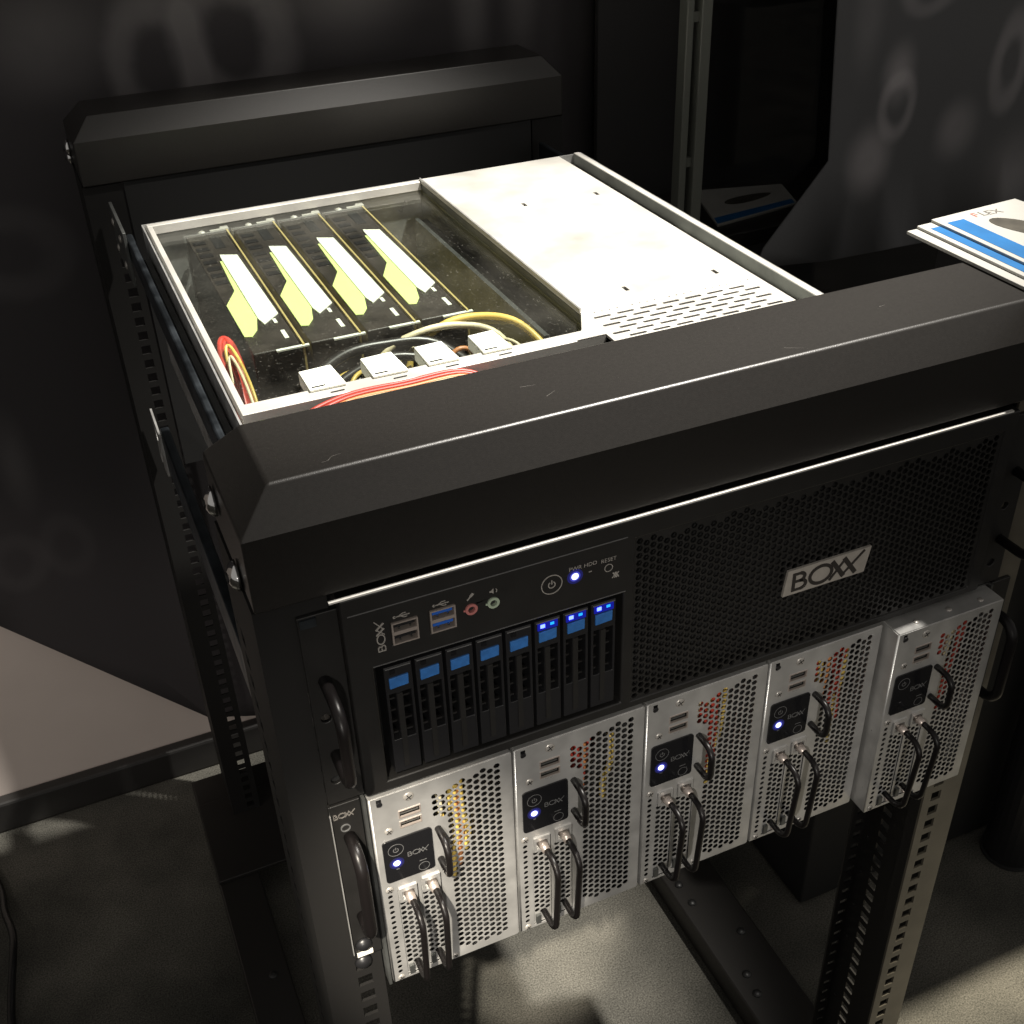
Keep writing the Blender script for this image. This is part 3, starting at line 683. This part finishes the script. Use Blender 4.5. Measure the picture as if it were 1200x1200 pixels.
# ------------------------------------------------------------------ loose wiring
def wire(name, label, pts, r, mt_, cat='wire', group=None):
    mb = MB().tube(smooth_path(pts), r, 8); c = pts[0]
    return single(name, mb, mt_, label, cat, base=c, group=group, smooth=True)
wire('power_cable', 'thick black cable arching behind the white clips', [(.060, .258, -.07), (.072, .275, -.034), (.105, .290, -.018), (.140, .293, -.017), (.175, .289, -.022), (.205, .270, -.045)], .0040, 'wire_black')
wire('power_cable', 'second black cable lying under the thick one', [(.075, .252, -.08), (.085, .268, -.04), (.115, .281, -.026), (.150, .283, -.024), (.19, .272, -.04), (.21, .258, -.07)], .0034, 'wire_black')
wire('power_cable', 'pale cream cable crossing in front of the graphics cards', [(.118, .278, -.06), (.135, .289, -.024), (.165, .294, -.014), (.195, .291, -.013), (.220, .277, -.020), (.235, .256, -.05)], .0026, 'wire_cream')
wire('power_cable', 'long yellow cable curving to the right end of the front bar', [(.140, .276, -.07), (.158, .290, -.030), (.185, .298, -.014), (.214, .294, -.011), (.236, .275, -.014), (.249, .246, -.032), (.252, .238, -.06)], .0028, 'wire_yellow')
wire('power_cable', 'short yellow wire between the first and second white clips', [(.092, .238, -.05), (.100, .250, -.022), (.114, .262, -.018), (.130, .270, -.03)], .0016, 'wire_yellow')
wire('power_cable', 'thin yellow wire behind the third white clip', [(.150, .270, -.05), (.160, .266, -.030), (.172, .262, -.025), (.190, .264, -.04)], .0016, 'wire_yellow')
wire('power_cable', 'brown yellow wire dipping right of the third clip', [(.166, .262, -.06), (.178, .270, -.028), (.195, .272, -.024), (.214, .262, -.05)], .0018, 'wire_orange')
wire('power_cable', 'thin cream wire at the right of the last clip', [(.205, .276, -.05), (.215, .270, -.022), (.228, .256, -.022), (.240, .244, -.05)], .0014, 'wire_cream')
rw = random.Random(5)
for k in range(9):
    xa = rw.uniform(.05, .12); xb = rw.uniform(.15, .24); mt_ = ['wire_black', 'wire_yellow', 'wire_black', 'wire_cream', 'wire_orange'][k % 5]
    zt_ = rw.uniform(-.045, -.024)
    wire('tangled_wire', 'thin wire in the tangle behind the white clips', [(xa, rw.uniform(.245, .262), -.085), (xa + .012, rw.uniform(.26, .275), zt_ - .01), (xa * .6 + xb * .4, rw.uniform(.272, .30), zt_), (xa * .3 + xb * .7, rw.uniform(.27, .30), zt_ + rw.uniform(-.006, .006)), (xb - .008, rw.uniform(.255, .275), zt_ - .012), (xb, rw.uniform(.245, .26), -.085)], rw.uniform(.0009, .0018), mt_, group='tangled wires behind the clips')
names = ['outermost red wire of the looped bundle at the left', 'second red wire of the looped bundle at the left', 'third red wire of the looped bundle at the left', 'inner red wire of the looped bundle at the left']
for k in range(4):
    o = k * .0024
    wire('loop_wire', names[k], [(.0290 + o * .6, .246 + .002 * k, -.055), (.0285 + o * .8, .290, -.030), (.0290 + o, .325 - o, -.016 - o * .3), (.0340 + o * .4, .343 - o * 1.5, -.011 - o * .5), (.0400 - o * .3, .336 - o, -.015), (.0420 - o * .5, .312, -.034), (.0425, .285, -.07)], .0022, 'wire_red', group='looped wire bundle')
wire('loop_wire', 'yellow wire of the looped bundle at the left', [(.0395, .246, -.055), (.0392, .270, -.024), (.0388, .300, -.014), (.0362, .324, -.009), (.0325, .322, -.012), (.0305, .300, -.03)], .0012, 'wire_yellow', group='looped wire bundle')
wire('loop_wire', 'cream wire of the looped bundle at the left', [(.0365, .244, -.055), (.0366, .268, -.026), (.0362, .295, -.016), (.0342, .314, -.012), (.0312, .306, -.018), (.0300, .28, -.04)], .0011, 'wire_cream', group='looped wire bundle')
fr = [('wire_red', 'red wire lying along the front of the pale bar', 0, .0016), ('wire_red', 'red wire beside the pale bar, second from it', .0038, .0016), ('wire_orange', 'orange wire lying along the front of the pale bar', .0080, .0015), ('wire_cream', 'cream wire lying along the front of the pale bar', .0110, .0014), ('wire_red', 'red wire nearest the rack beam in front of the bar', .0140, .0015)]
for (mt_, lab, o, r) in fr:
    wire('front_wire', lab, [(.030 + o, .176, -.020), (.052 + o, .1965 - o, -.0085), (.085, .2062 - o, -.0042 + r * .3), (.125, .2064 - o, -.0036), (.165, .2060 - o, -.0044), (.190 - o, .194 - o, -.016)], r, mt_, group='wires in front of the bar')

# ------------------------------------------------------------------ module enclosure
enc = thing('module_enclosure', 'black rack enclosure holding the five silver modules', 'enclosure', (.23, .05, -.302))
ET, EB = -.1358, -.3015
part('side_wall', MB().box(.0178, .0196, .0008, .25, EB, ET), 'zinc_dull', enc)
part('side_wall', MB().box(.4512, .4530, .0008, .25, EB, ET), 'zinc_dull', enc)
part('top_wall', MB().box(.0196, .4512, .004, .25, ET - .0008, ET), 'zinc_dull', enc)
part('bottom_wall', MB().box(.0196, .4512, .004, .25, EB, EB + .0008), 'zinc_dull', enc)
part('rear_wall', MB().box(.0178, .4530, .2502, .2515, EB, ET), 'void_black', enc)
for (a, b, hxp, lft) in ((-.0008, .0170, .0085, True), (.4536, .4700, .4618, False)):
    ear = part('ear', MB().box(a, b, .0030, .0060, -.268, ET - .0002), 'bezel_black', enc, bevel=.0005)
    part('ear_rim', MB().box(a, a + .0005, .0012, .0030, -.262, ET - .006), 'zinc', ear)
    part('handle', u_handle((hxp, .004, -.1620), (hxp, .004, -.2300), .021, .0036, corner=.012), 'handle_black', ear, smooth=True)
    if lft:
        part('wordmark', logo(MB(), .0012, -.1462, .0036, .0025, .0031, 0, 1.0, 1.15), 'print_mid', ear)
        part('screw', MB().ring((.0070, -.1545), .0022, .0028, .0024, .0031, 18), 'print_dim', ear)
        part('thumb_screw', MB().dome((.0062, .0029, -.2560), 'y', .0052, .004), 'plastic_black', ear, smooth=True)
        part('label', MB().box(.0015, .0112, .0024, .0029, -.2668, -.2630), 'label_white', ear)
part('thumb_screw', MB().dome((.0050, .0060, -.2760), 'y', .0055, .004), 'plastic_black', enc, smooth=True)

# ------------------------------------------------------------------ silver modules
BW, BH = .0846, .1632
def module(label, base):
    b = thing('blade_module', label, 'computer module', base, 'silver modules in the enclosure')
    ox, oy, oz = base; tz = oz + BH
    X = lambda x: ox + x / 1000; Z = lambda z: tz + z / 1000; Y = lambda y: oy + y / 1000
    def bx(x0, x1, y0, y1, z0, z1): return MB().box(X(x0), X(x1), Y(y0), Y(y1), Z(z0), Z(z1))
    holes = []
    for i in range(10):
        x = 37.4 + 4.22 * i
        for j in range(34):
            z = -4.5 - j * 4.72 - (2.36 if i % 2 else 0)
            if z < -156.5 + max(0, (6 - i)) * .4: continue
            if i < 2 and z < -31.5: continue
            if i == 0 and z > -4.6: continue
            if z > -4.6 - (9 - i) * .9: continue
            holes.append(circ(X(x), Z(z), .00200, 8))
    for j in range(16): holes.append(circ(X(5.0), Z(-83.5 - j * 4.72), .0016, 8))
    holes += [rect(X(9.6), X(22.2), Z(-160.5), Z(-80)), rect(X(24.0), X(36.8), Z(-158.5), Z(-78)), rect(X(15.8), X(28.8), Z(-21.6), Z(-15.8)), rect(X(15.8), X(28.8), Z(-29.6), Z(-24.2)), [(X(4.2), Z(.1)), (X(7.4), Z(.1)), (X(7.4), Z(-7)), (X(6.6), Z(-8.2)), (X(5), Z(-8.2)), (X(4.2), Z(-7))]]
    holes[-1] = [(X(4.2), Z(-2.2)), (X(7.2), Z(-2.2)), (X(7.2), Z(-7)), (X(6.4), Z(-8.2)), (X(5), Z(-8.2)), (X(4.2), Z(-7))]
    part('front_panel', MB().plate(rect(X(.9), X(83.8), Z(-162.4), Z(-.8)), holes, 'y', Y(0), Y(.35)), 'zinc', b)
    part('left_fold', MB().tube([(X(.9), Y(.9), Z(-162.4)), (X(.9), Y(.9), Z(-.8))], .0009, 10), 'zinc', b, smooth=True)
    part('side_panel', bx(0, .8, 1.0, 235, -162.4, -.8), 'zinc', b)
    part('side_panel', bx(83.8, 84.6, .4, 235, -162.4, -.8), 'zinc', b)
    part('top_panel', bx(.8, 83.8, .4, 235, -.8, 0), 'zinc', b)
    part('bottom_panel', bx(.8, 83.8, .4, 235, -163.2, -162.4), 'zinc', b)
    part('shade_floor', bx(.9, 83.7, .5, 15, -162.35, -162.1), 'void_black', b)  # dark sheet painting shade over the zinc bottom
    part('shade_backing', bx(.9, 83.7, 15, 16, -162.3, -.9), 'void_black', b)  # dark sheet added behind the holes to paint the shade inside
    for (x, y) in ((18, 6), (45, 7), (70, 6)): part('top_screw', MB().ring((0, 0), 0, 0, 0, 0, 3) if False else MB().dome((X(x), Y(y), Z(0)), 'z', .0021, .0009, 12, sign=1), 'screw_steel', b, smooth=True)
    # pulled pin, ports, screws
    part('latch_pin', MB().cyl((X(5.7), Y(-1.0), Z(-5.2)), 'y', .0016, .0040, 12), 'plastic_black', b)
    for (x, z, r) in ((22.6, -7.0, 3.2), (9.2, -29.0, 2.6), (5.1, -77.5, 2.6), (5.1, -160.2, 2.4), (41.0, -159.6, 2.0)):
        s_ = part('panel_screw', MB().dome((X(x), Y(0), Z(z)), 'y', r / 1000, .0008, 16), 'screw_steel', b, smooth=True)
        mb = MB().stroke((X(x - r * .55), Z(z - r * .3)), (X(x + r * .55), Z(z + r * .3)), .0005, Y(-1.0), Y(-.6)); mb.stroke((X(x + r * .3), Z(z - r * .55)), (X(x - r * .3), Z(z + r * .55)), .0005, Y(-1.01), Y(-.6))
        part('screw_cross', mb, 'void_black', s_)
    for (z0, z1) in ((-21.6, -15.8), (-29.6, -24.2)):
        sh = part('usb_port', MB().plate(rect(X(15.8), X(28.8), Z(z0), Z(z1)), [rect(X(16.4), X(28.2), Z(z0 + .6), Z(z1 - .6))], 'y', Y(-.4), Y(1.0)), 'port_silver', b)
        part('tongue', bx(16.8, 27.8, 1.6, 6, z0 + .9, z0 + 2.2), 'zinc_dull', sh)
        part('port_void', bx(16.4, 28.2, 6, 7, z0 + .6, z1 - .6), 'void_black', sh)
        for xx in (18.2, 24.2): part('contact', bx(xx, xx + 1.6, -.2, 3, z1 - 1.5, z1 - .7), 'chrome', sh)
    # black touch panel
    rr = 2.2; q = []
    for (cx, cz, a0) in ((33.6 - rr, -36.2 - rr, 0), (4.0 + rr, -36.2 - rr, 90), (4.0 + rr, -70.4 + rr, 180), (33.6 - rr, -70.4 + rr, 270)):
        for k in range(5):
            a = math.radians(a0 + k * 22.5); q.append((X(cx + rr * math.cos(a)), Z(cz + rr * math.sin(a))))
    pn = part('touch_panel', MB().prism(q, 'y', Y(-1.0), Y(-.05)), 'gloss_black', b)
    mb = MB().ring((X(11.5), Z(-44.6)), .0044, .0047, Y(-1.15), Y(-1.02), 30); mb.ring((X(11.5), Z(-44.8)), .0013, .0017, Y(-1.15), Y(-1.02), 16, math.radians(120), math.radians(420)); mb.stroke((X(11.5), Z(-44.6)), (X(11.5), Z(-42.6)), .0004, Y(-1.16), Y(-1.02))
    mb.ring((X(27.0), Z(-65.8)), .0031, .0034, Y(-1.15), Y(-1.02), 26); mb.box(X(24.5), X(28.8), Y(-1.15), Y(-1.02), Z(-60.6), Z(-60.2))
    mb.box(X(10.5), X(12.2), Y(-1.15), Y(-1.02), Z(-60.8), Z(-60.4))
    part('symbols', mb, 'print_dim', pn)
    part('wordmark', logo(MB(), X(18.0), Z(-53.4), .0036, Y(-1.15), Y(-1.02), 0, .9, 1.2), 'print_dim', pn)
    pl = part('power_led', MB().dome((X(11.2), Y(-1.06), Z(-55.6)), 'y', .0021, .0008, 14), 'led_white', pn, smooth=True)
    pl.name = 'power_led'
    part('led_halo', MB().cyl((X(11.2), Y(-1.06), Z(-55.6)), 'y', .0030, .0002, 24), 'led_halo_inner', pn)
    part('led_halo', MB().cyl((X(11.2), Y(-1.04), Z(-55.6)), 'y', .0044, .0002, 28), 'led_halo_outer', pn)
    part('handle', u_handle((X(37.6), Y(.5), Z(-40.0)), (X(37.6), Y(.5), Z(-66.0)), .0165, .0021, corner=.007), 'handle_black', b, smooth=True)
    # two expansion slots
    for (x0, x1, zt, zb) in ((9.8, 22.0, -80.2, -160.3), (24.2, 36.6, -78.2, -158.3)):
        hh = []
        for i in range(3):
            x = x0 + 2.3 + i * 3.75
            for j in range(14):
                z = zt - 13.5 - j * 4.55 - (2.27 if i % 2 else 0)
                if z > zb + 9.5: hh.append(circ(X(x), Z(z), .0018, 8))
        br = part('slot_cover', MB().plate(rect(X(x0), X(x1), Z(zb), Z(zt)), hh, 'y', Y(.9), Y(1.2)), 'zinc', b)
        part('slot_clip', MB().plate(rect(X(x0 + .8), X(x1 - .8), Z(zt - 10.5), Z(zt + 1.5)), [rect(X(x0 + 2.2), X(x1 - 2.2), Z(zt - 9), Z(zt - 1.5))], 'y', Y(-1.0), Y(.7)), 'zinc', br)
        part('thumb_nut', MB().cyl((X(x0 + 6.6), Y(-6.5), Z(zt - 5.4)), 'y', .0026, .0072, 12, .0034), 'port_silver', br, smooth=True)
        part('lower_clip', bx(x0 + 1.0, x0 + 4.0, -1.2, .7, zb + 1, zb + 8.5), 'zinc_dull', br)
        part('lower_nut', MB().dome((X(x0 + 9.5), Y(.6), Z(zb + 2.6)), 'y', .0018, .0024, 10), 'port_silver', br, smooth=True)
        part('pull_bar', u_handle((X(x0 + 6.8), Y(-4), Z(zt - 5.4)), (X(x0 + 6.8), Y(.9), Z(zb + 9.5)), .0185, .0020, corner=.010), 'handle_black', br, smooth=True)
    return b
def inside_wires(b, seed, cols):
    rnd = random.Random(seed); base = BASE[b]; tz = base.z + BH
    for k in range(7):
        x = 42 + rnd.random() * 28; pts = []; z0 = -8 - rnd.random() * 18; z1 = -75 - rnd.random() * 30; dx = rnd.uniform(-14, 6)
        for i in range(5):
            f = i / 4; pts.append((base.x + (x + dx * f + rnd.uniform(-2, 2)) / 1000, base.y + (11.5 + rnd.random() * 2) / 1000, tz + (z0 + (z1 - z0) * f) / 1000))
        part('inner_wire', MB().tube(smooth_path(pts, 4), .0021, 6), cols[k % len(cols)], b, smooth=True)
bz = -.137 - BH
labs = ['leftmost silver module, brightest lit, beside the black rack ear', 'second silver module from the left under the blue latched drives', 'middle silver module of the five under the black mesh',
        'fourth silver module from the left, its white light on, flush with the rest', 'rightmost silver module pulled forward of the others with its light off']
xs = [.0206, .1066, .1926, .2786, .3656]
m0 = module(labs[0], (xs[0], 0, bz)); mods = [m0]
for k in range(1, 5):
    c = copy_tree(m0, skip=('power_led', 'led_halo') if k == 4 else ()); c['label'] = labs[k]
    yy = -.0125 if k == 4 else 0
    c.location = (xs[k], yy, bz + ZT); BASE[c] = Vector((xs[k], yy, bz)); mods.append(c)
for k, cols in enumerate((['wire_yellow', 'wire_black', 'wire_orange', 'wire_yellow', 'wire_cream'], ['wire_red', 'wire_red', 'wire_yellow', 'wire_black', 'wire_orange'], ['wire_red', 'wire_yellow', 'wire_red', 'wire_cream'],
                          ['wire_red', 'wire_red', 'wire_yellow', 'wire_yellow', 'wire_orange'], ['wire_red', 'wire_red', 'wire_cream', 'wire_orange'])):
    inside_wires(mods[k], 11 + k, cols)

# ------------------------------------------------------------------ table and leaflets at the right
t = thing('side_table', 'black table at the right edge carrying the leaflets', 'table', (.9, .25, FL))
part('table_top', MB().box(.88, 1.6, .22, .36, .030, .0634), 'powder_black', t, bevel=.002)
part('ledge', MB().prism([(.487, .0), (1.05, .0), (1.05, .2198), (.90, .2198), (.62, .11), (.487, .10)], 'z', .052, .0634), 'powder_black', t, bevel=.002)
part('leg', MB().cyl((.905, .25, FL + .0045), 'z', .033, .92, 24), 'plastic_black', t, smooth=False)
part('leg', MB().cyl((1.40, .29, FL + .0045), 'z', .033, .92, 24), 'plastic_black', t)
part('foot', MB().cyl((.905, .25, FL), 'z', .036, .0045, 24), 'rubber', t)
part('foot', MB().cyl((1.40, .29, FL), 'z', .036, .0045, 24), 'rubber', t)
t = thing('equipment_case', 'black equipment case standing on the carpet right of the rack', 'case', (.78, .345, FL))
part('case_body', MB().box(.605, 1.0, .292, .405, FL + .004, -.20), 'void_black', t, bevel=.003)
for (x, y) in ((.63, .31), (.63, .385), (.70, .31), (.76, .385)): part('case_screw', MB().dome((x, y, -.20), 'z', .003, .0016, sign=1), 'screw_steel', t, smooth=True)
part('case_foot', MB().box(.615, .99, .30, .397, FL, FL + .004), 'rubber', t)
zb = .0642
leaflet('leaflet', 'bottom leaflet of the stack of three at the right, its white corner showing', [(.4440, -.10), (.5450, -.092), (.5330, .1290), (.4460, .1270)], zb, .0022, None, None, None, 'leaflets stacked at the right')
leaflet('leaflet', 'middle leaflet of the stack with its narrow blue stripe uncovered', [(.4505, -.10), (.5500, -.09), (.5370, .1320), (.4540, .1275)], zb + .0023, .0018,
        [(.4550, -.08), (.4640, -.08), (.4660, .1195), (.4580, .1190)], None, None, 'leaflets stacked at the right')
leaflet('leaflet', 'top leaflet of the stack with broad blue stripe and dark oval picture', [(.4615, -.10), (.5600, -.085), (.5410, .1340), (.4660, .1285)], zb + .0042, .0018,
        [(.4650, -.08), (.4790, -.08), (.4840, .1190), (.4700, .1185)], (.5120, .080, .034, .0105, -1.15), [('F', .010, .4930, .1180, -.05, 'paper_red'), ('LEX', .010, .4990, .1178, -.05, 'paper_ink')], 'leaflets stacked at the right')

# ------------------------------------------------------------------ cable on the floor at the left
mb = MB().tube(smooth_path([(-.345, .82, FL + .005), (-.326, .75, FL + .006), (-.322, .705, FL + .012), (-.313, .658, FL + .020), (-.315, .619, FL + .020), (-.322, .571, FL + .012), (-.323, .52, FL + .006), (-.30, .42, FL + .005)]), .0048, 10)
single('floor_cable', mb, 'cable_black', 'glossy black cable on the carpet at the left edge', 'cable', base=(-.32, .6, FL), smooth=True)
